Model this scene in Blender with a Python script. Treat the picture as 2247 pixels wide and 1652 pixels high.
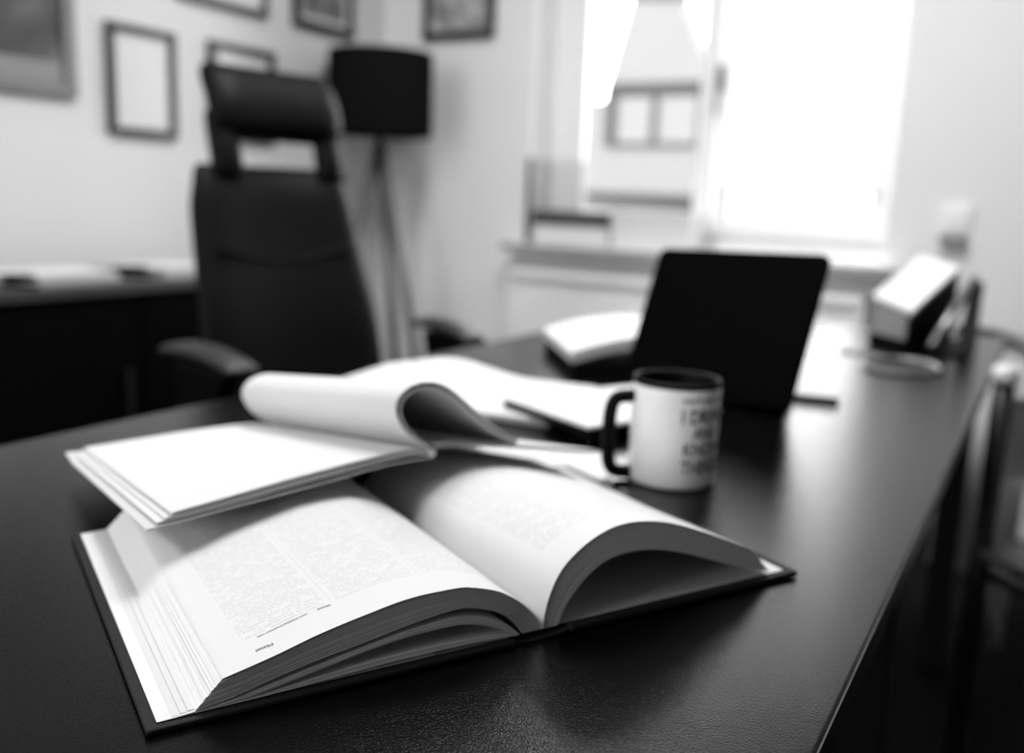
import bpy, bmesh, math, random
from mathutils import Vector, Matrix
random.seed(7)
scene = bpy.context.scene
for o in list(bpy.data.objects):
    bpy.data.objects.remove(o)
COL = scene.collection

# ------------------------------------------------------------------ camera
DESK = 0.74                       # height of the desk surface above the floor
EYE = Vector((0.0, 0.0, DESK + 0.25))
YAW, PITCH, ROLL, FPX = -0.51749539, 0.18730924, -0.04046064, 2049.97
fw = Vector((math.sin(YAW) * math.cos(PITCH), math.cos(YAW) * math.cos(PITCH), -math.sin(PITCH)))
rt = Vector((math.cos(YAW), -math.sin(YAW), 0))
dn = fw.cross(rt)
r2 = rt * math.cos(ROLL) + dn * math.sin(ROLL)
d2 = dn * math.cos(ROLL) - rt * math.sin(ROLL)
cam_data = bpy.data.cameras.new('camera')
cam = bpy.data.objects.new('camera', cam_data)
COL.objects.link(cam)
M = Matrix.Identity(4)
for i in range(3):
    M[i][0], M[i][1], M[i][2], M[i][3] = r2[i], -d2[i], -fw[i], EYE[i]
cam.matrix_world = M
cam_data.sensor_fit = 'HORIZONTAL'
cam_data.sensor_width = 36.0
cam_data.lens = FPX / 2247 * 36.0
cam_data.clip_start = 0.02
cam_data.clip_end = 200
cam_data.dof.use_dof = True
cam_data.dof.focus_distance = 0.462
cam_data.dof.aperture_fstop = 3.7
cam_data.dof.aperture_blades = 0
scene.camera = cam

# ------------------------------------------------------------------ sky and exposure
SKY = 13.0
FILL_PANEL = 17.0  # strength of the added ceiling fill panels
world = bpy.data.worlds.new('overcast_sky')
scene.world = world
world.use_nodes = True
world.node_tree.nodes['Background'].inputs['Color'].default_value = (1, 1, 1, 1)
world.node_tree.nodes['Background'].inputs['Strength'].default_value = SKY
portal_data = bpy.data.lights.new('window_portal', 'AREA')
portal_data.shape = 'RECTANGLE'
portal_data.size, portal_data.size_y = 1.24, 1.46
portal_data.cycles.is_portal = True
portal = bpy.data.objects.new('window_portal', portal_data)
portal.location = (-1.06, 3.30, 1.57)
portal.rotation_euler = (math.radians(-90), 0, 0)
COL.objects.link(portal)
portal2_data = bpy.data.lights.new('window_portal_b', 'AREA')
portal2_data.shape = 'RECTANGLE'
portal2_data.size, portal2_data.size_y = 1.2, 1.4
portal2_data.cycles.is_portal = True
portal2 = bpy.data.objects.new('window_portal_b', portal2_data)
portal2.location = (-1.70, -3.08, 1.60)
portal2.rotation_euler = (math.radians(90), 0, 0)
COL.objects.link(portal2)
scene.view_settings.view_transform = 'Standard'
scene.view_settings.look = 'None'
scene.view_settings.exposure = 0.15
scene.view_settings.gamma = 1.0
scene.view_settings.use_curve_mapping = False
scene.cycles.max_bounces = 10
scene.cycles.diffuse_bounces = 6
scene.cycles.sample_clamp_indirect = 8.0
scene.cycles.caustics_reflective = False
scene.cycles.caustics_refractive = False

# ------------------------------------------------------------------ materials
MATS = {}
def mat(name, grey, rough=0.6, spec=0.5, metal=0.0, noise=0.0, nscale=30.0, bump=0.0, bscale=200.0, tint=None, sheen=0.0):
    if name in MATS:
        return MATS[name]
    m = bpy.data.materials.new(name)
    m.use_nodes = True
    nt = m.node_tree
    b = nt.nodes['Principled BSDF']
    c = tint if tint else (grey, grey, grey)
    b.inputs['Base Color'].default_value = (*c, 1)
    b.inputs['Roughness'].default_value = rough
    b.inputs['Specular IOR Level'].default_value = spec
    b.inputs['Metallic'].default_value = metal
    tc = nt.nodes.new('ShaderNodeTexCoord')
    n = nt.nodes.new('ShaderNodeTexNoise')
    n.inputs['Scale'].default_value = nscale
    n.inputs['Detail'].default_value = 3
    nt.links.new(tc.outputs['Object'], n.inputs['Vector'])
    mr = nt.nodes.new('ShaderNodeMapRange')
    amt = noise if noise else 0.03
    mr.inputs['To Min'].default_value = 1 - amt
    mr.inputs['To Max'].default_value = 1 + amt
    nt.links.new(n.outputs['Fac'], mr.inputs['Value'])
    mx = nt.nodes.new('ShaderNodeVectorMath')
    mx.operation = 'SCALE'
    mx.inputs[0].default_value = c
    nt.links.new(mr.outputs['Result'], mx.inputs['Scale'])
    nt.links.new(mx.outputs[0], b.inputs['Base Color'])
    if bump:
        n2 = nt.nodes.new('ShaderNodeTexNoise')
        n2.inputs['Scale'].default_value = bscale
        n2.inputs['Detail'].default_value = 2
        nt.links.new(tc.outputs['Object'], n2.inputs['Vector'])
        bp = nt.nodes.new('ShaderNodeBump')
        bp.inputs['Strength'].default_value = bump
        bp.inputs['Distance'].default_value = 0.0008
        nt.links.new(n2.outputs['Fac'], bp.inputs['Height'])
        nt.links.new(bp.outputs['Normal'], b.inputs['Normal'])
    MATS[name] = m
    return m

def emit_mat(name, strength):
    m = bpy.data.materials.new(name)
    m.use_nodes = True
    nt = m.node_tree
    nt.nodes.remove(nt.nodes['Principled BSDF'])
    e = nt.nodes.new('ShaderNodeEmission')
    e.inputs['Strength'].default_value = strength
    nt.links.new(e.outputs[0], nt.nodes['Material Output'].inputs['Surface'])
    return m

def glass_mat(name):
    m = bpy.data.materials.new(name)
    m.use_nodes = True
    nt = m.node_tree
    nt.nodes.remove(nt.nodes['Principled BSDF'])
    t = nt.nodes.new('ShaderNodeBsdfTransparent')
    t.inputs['Color'].default_value = (0.97, 0.97, 0.97, 1)
    g = nt.nodes.new('ShaderNodeBsdfGlossy')
    g.inputs['Roughness'].default_value = 0.02
    fr = nt.nodes.new('ShaderNodeFresnel')
    fr.inputs['IOR'].default_value = 1.3
    mx = nt.nodes.new('ShaderNodeMixShader')
    nt.links.new(fr.outputs[0], mx.inputs[0])
    nt.links.new(t.outputs[0], mx.inputs[1])
    nt.links.new(g.outputs[0], mx.inputs[2])
    nt.links.new(mx.outputs[0], nt.nodes['Material Output'].inputs['Surface'])
    return m

def cloth_mat(name, refl, trans):
    m = bpy.data.materials.new(name)
    m.use_nodes = True
    nt = m.node_tree
    nt.nodes.remove(nt.nodes['Principled BSDF'])
    d = nt.nodes.new('ShaderNodeBsdfDiffuse')
    d.inputs['Color'].default_value = (refl, refl, refl, 1)
    t = nt.nodes.new('ShaderNodeBsdfTranslucent')
    t.inputs['Color'].default_value = (trans, trans, trans, 1)
    a = nt.nodes.new('ShaderNodeAddShader')
    nt.links.new(d.outputs[0], a.inputs[0])
    nt.links.new(t.outputs[0], a.inputs[1])
    nt.links.new(a.outputs[0], nt.nodes['Material Output'].inputs['Surface'])
    return m

def print_mat(name, x0, x1, cols, y0, y1, pitch=0.0031, letter=0.0007, ink=0.12, cover=0.80, paper=0.63, rules=True, strength=0.22):
    """white paper with columns of small illegible print; UV is in metres on the page"""
    m = bpy.data.materials.new(name)
    m.use_nodes = True
    nt = m.node_tree
    b = nt.nodes['Principled BSDF']
    b.inputs['Roughness'].default_value = 0.65
    b.inputs['Specular IOR Level'].default_value = 0.25
    def math_(op, a, bb=None, c=None):
        n = nt.nodes.new('ShaderNodeMath')
        n.operation = op
        for i, v in enumerate((a, bb, c)):
            if v is None:
                continue
            if isinstance(v, (int, float)):
                n.inputs[i].default_value = v
            else:
                nt.links.new(v, n.inputs[i])
        return n.outputs[0]
    uv = nt.nodes.new('ShaderNodeUVMap')
    sp = nt.nodes.new('ShaderNodeSeparateXYZ')
    nt.links.new(uv.outputs[0], sp.inputs[0])
    X, Y = sp.outputs[0], sp.outputs[1]
    cw = (x1 - x0) / cols
    colc = math_('DIVIDE', math_('SUBTRACT', X, x0), cw)
    fx = math_('FRACT', colc)
    inx = math_('MULTIPLY', math_('GREATER_THAN', X, x0), math_('LESS_THAN', X, x1))
    iny = math_('MULTIPLY', math_('GREATER_THAN', Y, y0), math_('LESS_THAN', Y, y1))
    incol = math_('MULTIPLY', math_('GREATER_THAN', fx, 0.05), math_('LESS_THAN', fx, 0.95))
    yl = math_('DIVIDE', math_('SUBTRACT', Y, y0), pitch)
    li = math_('FLOOR', yl)
    fy = math_('FRACT', yl)
    inline = math_('MULTIPLY', math_('GREATER_THAN', fy, 0.22), math_('LESS_THAN', fy, 0.72))
    lx = math_('FLOOR', math_('DIVIDE', X, letter))
    wx = math_('FLOOR', math_('DIVIDE', math_('ADD', X, math_('MULTIPLY', li, 0.00173)), 0.0052))
    def white(a, c, s):
        cb = nt.nodes.new('ShaderNodeCombineXYZ')
        nt.links.new(a, cb.inputs[0])
        nt.links.new(c, cb.inputs[1])
        cb.inputs[2].default_value = s
        w = nt.nodes.new('ShaderNodeTexWhiteNoise')
        w.noise_dimensions = '3D'
        nt.links.new(cb.outputs[0], w.inputs['Vector'])
        return w.outputs['Value']
    let = math_('LESS_THAN', white(lx, li, 1.3), cover)
    hl = math_('FLOOR', math_('DIVIDE', fy, 0.125))
    stroke = math_('LESS_THAN', white(math_('FLOOR', math_('DIVIDE', X, letter * 0.45)), math_('ADD', math_('MULTIPLY', li, 9.0), hl), 4.1), 0.85)
    word = math_('LESS_THAN', white(wx, li, 7.7), 0.87)
    k = inline
    for q in (let, stroke, word, incol, inx, iny):
        k = math_('MULTIPLY', k, q)
    if rules:
        rl = math_('LESS_THAN', math_('ABSOLUTE', math_('SUBTRACT', fx, 0.004)), 0.004)
        rl = math_('MULTIPLY', math_('MULTIPLY', rl, math_('MULTIPLY', math_('GREATER_THAN', X, x0 + cw * 0.5), math_('LESS_THAN', X, x1 - cw * 0.5))), iny)
        k = math_('MAXIMUM', k, rl)
    k = math_('MULTIPLY', k, strength)
    mx = nt.nodes.new('ShaderNodeMix')
    mx.data_type = 'RGBA'
    nt.links.new(k, mx.inputs['Factor'])
    mx.inputs['A'].default_value = (paper, paper, paper, 1)
    mx.inputs['B'].default_value = (ink, ink, ink, 1)
    nt.links.new(mx.outputs['Result'], b.inputs['Base Color'])
    return m

def picture_mat(name, stops, scale=3.0, distort=1.0, rough=0.35):
    """soft abstract grey picture, seen out of focus"""
    m = bpy.data.materials.new(name)
    m.use_nodes = True
    nt = m.node_tree
    b = nt.nodes['Principled BSDF']
    b.inputs['Roughness'].default_value = rough
    tc = nt.nodes.new('ShaderNodeTexCoord')
    n = nt.nodes.new('ShaderNodeTexNoise')
    n.inputs['Scale'].default_value = scale
    n.inputs['Detail'].default_value = 4
    n.inputs['Distortion'].default_value = distort
    nt.links.new(tc.outputs['Object'], n.inputs['Vector'])
    cr = nt.nodes.new('ShaderNodeValToRGB')
    el = cr.color_ramp.elements
    el[0].position, el[0].color = stops[0][0], (*(stops[0][1],) * 3, 1)
    el[1].position, el[1].color = stops[-1][0], (*(stops[-1][1],) * 3, 1)
    for p, g in stops[1:-1]:
        e = el.new(p)
        e.color = (g, g, g, 1)
    nt.links.new(n.outputs['Fac'], cr.inputs['Fac'])
    nt.links.new(cr.outputs['Color'], b.inputs['Base Color'])
    return m

WALL = mat('wall_paint', 0.74, 0.9, 0.2, noise=0.02, nscale=4, bump=0.15, bscale=120)
DARKWALL = mat('dark_panelling', 0.30, 0.7, 0.3, noise=0.15, nscale=3)
CEIL = mat('ceiling_paint', 0.82, 0.9, 0.2)
CARPET = mat('black_carpet', 0.006, 0.95, 0.1, noise=0.4, nscale=200)
WHITEPVC = mat('white_frame', 0.78, 0.35, 0.5)
SILLM = mat('sill_stone', 0.55, 0.4, 0.5, noise=0.1, nscale=20)
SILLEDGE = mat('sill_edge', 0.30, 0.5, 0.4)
RADI = mat('radiator_enamel', 0.86, 0.4, 0.5)
DESKM = mat('black_laminate', 0.0012, 0.18, 0.04, bump=0.25, bscale=900)
_db = DESKM.node_tree.nodes['Principled BSDF']
_db.inputs['Coat Weight'].default_value = 0.5
_db.inputs['Coat Roughness'].default_value = 0.16
_db.inputs['Coat IOR'].default_value = 1.35
DESKM.node_tree.links.new(_db.inputs['Normal'].links[0].from_socket, _db.inputs['Coat Normal'])
DESKEDGE = mat('desk_edge_band', 0.012, 0.35, 0.5)
BLACKMET = mat('black_metal', 0.008, 0.4, 0.4)
LEATHER = mat('black_leather', 0.003, 0.5, 0.10, noise=0.3, nscale=60, bump=0.2, bscale=300)
PLASTIC = mat('black_plastic', 0.003, 0.5, 0.06)
ARMPAD = mat('soft_black_pad', 0.02, 0.5, 0.45)
CHROME = mat('chrome', 0.75, 0.2, 0.5, metal=1.0)
SHADE = mat('black_lamp_fabric', 0.006, 0.9, 0.0, noise=0.2, nscale=300)
LEGWOOD = mat('grey_lamp_leg', 0.10, 0.55, 0.3, noise=0.1, nscale=15)
FRAMEBLK = mat('black_frame', 0.012, 0.4, 0.4)
FRAMEGREY = mat('grey_frame', 0.16, 0.45, 0.4)
PAPER = mat('paper', 0.62, 0.7, 0.2, noise=0.01)
PAPEREDGE = mat('paper_edge', 0.70, 0.8, 0.15, noise=0.03, nscale=150)
PAPERGREY = mat('cover_paper', 0.55, 0.6, 0.3, noise=0.02)
CLOTH = mat('black_book_cloth', 0.012, 0.75, 0.25, noise=0.3, nscale=600, bump=0.5, bscale=1500)
INK = mat('printing_ink', 0.06, 0.7, 0.2)
CERAMIC = mat('white_ceramic', 0.80, 0.12, 0.5)
CERBLACK = mat('black_ceramic', 0.003, 0.5, 0.08)
TABLET = mat('matte_black_shell', 0.001, 0.6, 0.02)
GREYMET = mat('grey_metal', 0.25, 0.35, 0.5, metal=0.8)
PEWTER = mat('grey_plastic', 0.28, 0.4, 0.5)
MESHM = mat('grey_mesh', 0.50, 0.8, 0.2, noise=0.35, nscale=14)
SIDEM = mat('black_sideboard', 0.0015, 0.7, 0.03)
SIDETOP = mat('sideboard_top', 0.05, 0.35, 0.5, noise=0.1, nscale=12)
STUCCO = mat('house_render', 0.11, 0.9, 0.0, noise=0.04, nscale=2)
HDARK = mat('house_dark_trim', 0.030, 0.8, 0.0)
HROOF = mat('house_roof', 0.05, 0.8, 0.2, noise=0.2, nscale=6)
HCURT = mat('house_curtain', 0.115, 0.9, 0.0)
GROUND = mat('street_ground', 0.08, 0.9, 0.1, noise=0.2, nscale=2)
GLASS = glass_mat('window_glass')

# ------------------------------------------------------------------ helpers
def link(o, parent=None):
    COL.objects.link(o)
    if parent is not None:
        o.parent = parent
    return o

def tag(o, label, cat, group=None):
    o['label'] = label
    o['category'] = cat
    if group:
        o['group'] = group
    return o

def thing(name, label, cat, loc=(0, 0, 0), rotz=0.0, group=None):
    o = bpy.data.objects.new(name, None)
    o.empty_display_size = 0.05
    COL.objects.link(o)
    o.location = loc
    o.rotation_euler = (0, 0, rotz)
    return tag(o, label, cat, group)

def mesh(name, verts, faces, m, parent=None, smooth=False, uvs=None, loc=None):
    me = bpy.data.meshes.new(name)
    me.from_pydata([tuple(v) for v in verts], [], faces)
    bm = bmesh.new()
    bm.from_mesh(me)
    bmesh.ops.recalc_face_normals(bm, faces=bm.faces)
    bm.to_mesh(me)
    bm.free()
    if uvs:
        lay = me.uv_layers.new(name='UVMap')
        for lp in me.loops:
            lay.data[lp.index].uv = uvs[lp.vertex_index]
    me.materials.append(m)
    if smooth:
        for p in me.polygons:
            p.use_smooth = True
    o = bpy.data.objects.new(name, me)
    if loc:
        o.location = loc
    return link(o, parent)

def bm_obj(name, bm, m, parent=None, smooth=False):
    me = bpy.data.meshes.new(name)
    bmesh.ops.recalc_face_normals(bm, faces=bm.faces)
    bm.to_mesh(me)
    bm.free()
    me.materials.append(m)
    if smooth:
        for p in me.polygons:
            p.use_smooth = True
    o = bpy.data.objects.new(name, me)
    return link(o, parent)

def add_box(bm, lo, hi, bevel=0.0, seg=2):
    vs = [bm.verts.new((x, y, z)) for z in (lo[2], hi[2]) for y in (lo[1], hi[1]) for x in (lo[0], hi[0])]
    fs = [(0, 2, 3, 1), (4, 5, 7, 6), (0, 1, 5, 4), (2, 6, 7, 3), (0, 4, 6, 2), (1, 3, 7, 5)]
    faces = [bm.faces.new([vs[i] for i in f]) for f in fs]
    if bevel:
        ed = list({e for f in faces for e in f.edges})
        bmesh.ops.bevel(bm, geom=ed, offset=bevel, segments=seg, affect='EDGES', profile=0.5)

def box(name, lo, hi, m, parent=None, bevel=0.0, seg=2):
    bm = bmesh.new()
    add_box(bm, lo, hi, bevel, seg)
    return bm_obj(name, bm, m, parent)

def boxes(name, lst, m, parent=None, bevel=0.0):
    bm = bmesh.new()
    for lo, hi in lst:
        add_box(bm, lo, hi, bevel)
    return bm_obj(name, bm, m, parent)

def add_tube(bm, path, rad, n=12, caps=True):
    path = [Vector(p) for p in path]
    rads = rad if isinstance(rad, (list, tuple)) else [rad] * len(path)
    rings = []
    prev = None
    for i, p in enumerate(path):
        d = (path[min(i + 1, len(path) - 1)] - path[max(i - 1, 0)]).normalized()
        if prev is None:
            a = d.cross(Vector((0, 0, 1)))
            if a.length < 1e-3:
                a = d.cross(Vector((0, 1, 0)))
            a.normalize()
        else:
            a = (prev - d * prev.dot(d)).normalized()
        prev = a
        b = d.cross(a)
        rings.append([bm.verts.new(p + (a * math.cos(2 * math.pi * k / n) + b * math.sin(2 * math.pi * k / n)) * rads[i]) for k in range(n)])
    for r0, r1 in zip(rings, rings[1:]):
        for k in range(n):
            bm.faces.new((r0[k], r0[(k + 1) % n], r1[(k + 1) % n], r1[k]))
    if caps:
        bm.faces.new(rings[0][::-1])
        bm.faces.new(rings[-1])

def tube(name, path, rad, m, parent=None, n=12):
    bm = bmesh.new()
    add_tube(bm, path, rad, n)
    return bm_obj(name, bm, m, parent, True)

def lathe(name, prof, m, parent=None, n=64, loc=None):
    """prof: closed list of (r, z); open at the axis when r = 0"""
    bm = bmesh.new()
    rings = []
    for r, z in prof:
        if r < 1e-6:
            rings.append([bm.verts.new((0, 0, z))])
        else:
            rings.append([bm.verts.new((r * math.cos(2 * math.pi * k / n), r * math.sin(2 * math.pi * k / n), z)) for k in range(n)])
    for r0, r1 in zip(rings, rings[1:]):
        for k in range(n):
            k2 = (k + 1) % n
            if len(r0) == 1 and len(r1) == 1:
                continue
            if len(r0) == 1:
                bm.faces.new((r0[0], r1[k2], r1[k]))
            elif len(r1) == 1:
                bm.faces.new((r0[k], r0[k2], r1[0]))
            else:
                bm.faces.new((r0[k], r0[k2], r1[k2], r1[k]))
    o = bm_obj(name, bm, m, parent, True)
    if loc:
        o.location = loc
    return o

def prism(name, poly, axis, a0, a1, m, parent=None, bevel=0.0):
    """extrude a 2D polygon along an axis ('x','y','z') from a0 to a1"""
    def pt(p, t):
        return {'x': (t, p[0], p[1]), 'y': (p[0], t, p[1]), 'z': (p[0], p[1], t)}[axis]
    bm = bmesh.new()
    A = [bm.verts.new(pt(p, a0)) for p in poly]
    B = [bm.verts.new(pt(p, a1)) for p in poly]
    n = len(poly)
    bm.faces.new(A)
    bm.faces.new(B[::-1])
    for i in range(n):
        bm.faces.new((A[i], A[(i + 1) % n], B[(i + 1) % n], B[i]))
    if bevel:
        bmesh.ops.bevel(bm, geom=list(bm.edges), offset=bevel, segments=2, affect='EDGES', profile=0.5)
    return bm_obj(name, bm, m, parent)

def rounded(w, h, r, n=6):
    pts = []
    for cx, cy, a0 in ((w / 2 - r, h / 2 - r, 0), (-w / 2 + r, h / 2 - r, 90), (-w / 2 + r, -h / 2 + r, 180), (w / 2 - r, -h / 2 + r, 270)):
        for k in range(n + 1):
            a = math.radians(a0 + 90 * k / n)
            pts.append((cx + r * math.cos(a), cy + r * math.sin(a)))
    return pts

def slab_grid(name, fn, thick, m, parent=None, ns=12, nt_=12, sub=1):
    """closed cushion: fn(s,t) -> (centre, normal); s,t in 0..1"""
    bm = bmesh.new()
    g = [[None] * (nt_ + 1) for _ in range(ns + 1)]
    h = [[None] * (nt_ + 1) for _ in range(ns + 1)]
    for i in range(ns + 1):
        for j in range(nt_ + 1):
            c, n = fn(i / ns, j / nt_)
            c, n = Vector(c), Vector(n).normalized()
            ed = min(i, ns - i, j, nt_ - j)
            th = thick * (0.35 if ed == 0 else 0.8 if ed == 1 else 1.0)
            g[i][j] = bm.verts.new(c + n * th / 2)
            h[i][j] = bm.verts.new(c - n * th / 2)
    for i in range(ns):
        for j in range(nt_):
            bm.faces.new((g[i][j], g[i + 1][j], g[i + 1][j + 1], g[i][j + 1]))
            bm.faces.new((h[i][j], h[i][j + 1], h[i + 1][j + 1], h[i + 1][j]))
    for i in range(ns):
        bm.faces.new((g[i][0], h[i][0], h[i + 1][0], g[i + 1][0]))
        bm.faces.new((g[i][nt_], g[i + 1][nt_], h[i + 1][nt_], h[i][nt_]))
    for j in range(nt_):
        bm.faces.new((g[0][j], g[0][j + 1], h[0][j + 1], h[0][j]))
        bm.faces.new((g[ns][j], h[ns][j], h[ns][j + 1], g[ns][j + 1]))
    o = bm_obj(name, bm, m, parent, True)
    if sub:
        md = o.modifiers.new('soft', 'SUBSURF')
        md.levels = md.render_levels = sub
    return o

def resample(pts, n):
    """smooth (Catmull-Rom) resampling of 2D points by arc length"""
    P = [Vector((p[0], p[1])) for p in pts]
    fine = []
    for i in range(len(P) - 1):
        p0, p1, p2, p3 = P[max(i - 1, 0)], P[i], P[i + 1], P[min(i + 2, len(P) - 1)]
        for k in range(12):
            t = k / 12
            fine.append(0.5 * ((2 * p1) + (p2 - p0) * t + (2 * p0 - 5 * p1 + 4 * p2 - p3) * t * t + (3 * p1 - p0 - 3 * p2 + p3) * t ** 3))
    fine.append(P[-1])
    L = [0]
    for a, b in zip(fine, fine[1:]):
        L.append(L[-1] + (b - a).length)
    out = []
    j = 0
    for k in range(n):
        d = L[-1] * k / (n - 1)
        while j < len(L) - 2 and L[j + 1] < d:
            j += 1
        f = 0 if L[j + 1] == L[j] else (d - L[j]) / (L[j + 1] - L[j])
        out.append(fine[j].lerp(fine[j + 1], min(max(f, 0), 1)))
    return out, L[-1]

def add_sheet(V, Fc, UV, top, bot, y0, y1, zf, ny=6, arc=None):
    """a curved slab between two profiles, running from y0 to y1"""
    n = len(top)
    base = len(V)
    for j in range(ny + 1):
        y = y0 + (y1 - y0) * j / ny
        for i in range(n):
            V.append((top[i][0], y, zf(top[i][1], y)))
            UV.append((arc[i] if arc else 0, y))
        for i in range(n):
            V.append((bot[i][0], y, zf(bot[i][1], y)))
            UV.append((-1, -1))
    row = 2 * n
    def a(j, i):
        return base + j * row + i
    def b(j, i):
        return base + j * row + n + i
    for j in range(ny):
        for i in range(n - 1):
            Fc.append((a(j, i), a(j, i + 1), a(j + 1, i + 1), a(j + 1, i)))
            Fc.append((b(j, i), b(j + 1, i), b(j + 1, i + 1), b(j, i + 1)))
        Fc.append((a(j, 0), a(j + 1, 0), b(j + 1, 0), b(j, 0)))
        Fc.append((a(j, n - 1), b(j, n - 1), b(j + 1, n - 1), a(j + 1, n - 1)))
    for i in range(n - 1):
        Fc.append((a(0, i), b(0, i), b(0, i + 1), a(0, i + 1)))
        Fc.append((a(ny, i), a(ny, i + 1), b(ny, i + 1), b(ny, i)))

def offset_profile(pr, d):
    out = []
    for i, p in enumerate(pr):
        t = (pr[min(i + 1, len(pr) - 1)] - pr[max(i - 1, 0)]).normalized()
        out.append(Vector((p.x + t.y * d, p.y - t.x * d)))
    return out

def sheet_obj(name, prof, thick, y0, y1, zf, m, parent, n=30, ny=8, side=1, warp=None):
    pr, L = resample(prof, n)
    bt = offset_profile(pr, thick * side)
    V, Fc, UV = [], [], []
    add_sheet(V, Fc, UV, pr, bt, y0, y1, zf, ny, [L * i / (n - 1) for i in range(n)])
    if warp:
        V = [warp(*v) for v in V]
    o = mesh(name, V, Fc, m, parent, True, UV)
    o.data.set_sharp_from_angle(angle=math.radians(40))
    return o

def text_verts(body, size, align='CENTER', bold=0.0):
    cu = bpy.data.curves.new('lettering', 'FONT')
    cu.body = body
    cu.size = size
    cu.align_x = align
    cu.offset = bold
    cu.resolution_u = 3
    o = bpy.data.objects.new('lettering', cu)
    COL.objects.link(o)
    dg = bpy.context.evaluated_depsgraph_get()
    me = bpy.data.meshes.new_from_object(o.evaluated_get(dg))
    vs = [v.co.copy() for v in me.vertices]
    fs = [tuple(p.vertices) for p in me.polygons]
    bpy.data.objects.remove(o)
    bpy.data.curves.remove(cu)
    bpy.data.meshes.remove(me)
    return vs, fs

# ------------------------------------------------------------------ the room
XL, YB, XR, YF, HC = -2.35, 3.02, 2.7, -2.9, 2.65
WX0, WX1, WZ0, WZ1 = -1.68, -0.44, DESK + 0.07, 2.30     # window opening
def struct(o):
    o['kind'] = 'structure'
    return o
struct(box('floor', (XL - 0.2, YF - 0.2, -0.1), (XR + 0.2, YB + 0.3, 0), CARPET))
struct(box('ceiling', (XL - 0.2, YF - 0.2, HC), (XR + 0.2, YB + 0.3, HC + 0.15), CEIL))
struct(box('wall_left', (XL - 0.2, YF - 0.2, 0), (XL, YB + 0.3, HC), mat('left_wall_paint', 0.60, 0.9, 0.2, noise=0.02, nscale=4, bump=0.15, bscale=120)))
struct(box('wall_right', (XR, YF - 0.2, 0), (XR + 0.2, YB, HC), DARKWALL))
BX0, BX1, BZ0, BZ1 = -2.28, -1.12, 0.9, 2.30            # second window, behind the camera
struct(boxes('wall_front', [((XL, YF - 0.2, 0), (BX0, YF, HC)), ((BX1, YF - 0.2, 0), (XR, YF, HC)),
                            ((BX0, YF - 0.2, 0), (BX1, YF, BZ0)), ((BX0, YF - 0.2, BZ1), (BX1, YF, HC))], DARKWALL))
struct(boxes('wall_back', [((XL, YB, 0), (WX0, YB + 0.3, HC)), ((WX1, YB, 0), (XR + 0.2, YB + 0.3, HC)),
                           ((WX0, YB, 0), (WX1, YB + 0.3, WZ0)), ((WX0, YB, WZ1), (WX1, YB + 0.3, HC))], WALL))
struct(box('baseboard_left', (XL, YF, 0), (XL + 0.015, YB, 0.07), PLASTIC, None, 0.003))
struct(box('baseboard_back', (XL + 0.015, YB - 0.015, 0), (XR, YB, 0.07), PLASTIC, None, 0.003))

# window
win = bpy.data.objects.new('window_1', None)
COL.objects.link(win)
win.location = (0, 0, 0)
struct(win)
GY = 3.20
z0, z1 = WZ0 + 0.03, WZ1
def frame_bars(name, x0, x1, za, zb, w, y0, y1, m, parent, bevel=0.004):
    return boxes(name, [((x0, y0, za), (x0 + w, y1, zb)), ((x1 - w, y0, za), (x1, y1, zb)),
                        ((x0 + w, y0, za), (x1 - w, y1, za + w)), ((x0 + w, y0, zb - w), (x1 - w, y1, zb))], m, parent, bevel)
frame_bars('window_frame', WX0, WX1, z0, z1, 0.075, GY, GY + 0.08, WHITEPVC, win)
sl = frame_bars('sash', WX0 + 0.065, -1.047, z0 + 0.06, z1 - 0.06, 0.068, GY - 0.025, GY - 0.0005, WHITEPVC, win)
sr = frame_bars('sash', -1.043, WX1 - 0.03, z0 + 0.06, z1 - 0.06, 0.058, GY - 0.025, GY - 0.0005, WHITEPVC, win)
box('pane', (WX0 + 0.12, GY - 0.016, z0 + 0.12), (-1.11, GY - 0.010, z1 - 0.12), GLASS, sl)
box('pane', (-0.99, GY - 0.016, z0 + 0.11), (WX1 - 0.08, GY - 0.010, z1 - 0.11), GLASS, sr)
box('reveal_lining', (WX0, YB - 0.002, z0), (WX0 + 0.004, GY, z1), mat('reveal_paint', 0.92, 0.8, 0.2), win)
box('reveal_lining', (WX1 - 0.004, YB - 0.002, z0), (WX1, GY, z1), mat('reveal_paint', 0.92, 0.8, 0.2), win)
hd = box('handle_plate', (-1.062, GY - 0.034, DESK + 0.63), (-1.030, GY - 0.025, DESK + 0.72), GREYMET, win, 0.003)
box('handle', (-1.056, GY - 0.062, DESK + 0.56), (-1.036, GY - 0.046, DESK + 0.705), PEWTER, win, 0.004)
box('handle_neck', (-1.053, GY - 0.05, DESK + 0.665), (-1.039, GY - 0.03, DESK + 0.69), PEWTER, win, 0.002)
sill = box('window_sill', (WX0 - 0.04, 2.905, DESK + 0.07), (WX1 + 0.04, GY, DESK + 0.10), WHITEPVC, win, 0.004)
box('sill_edge', (WX0 - 0.04, 2.900, DESK + 0.068), (WX1 + 0.04, 2.905, DESK + 0.098), SILLEDGE, win)

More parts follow.
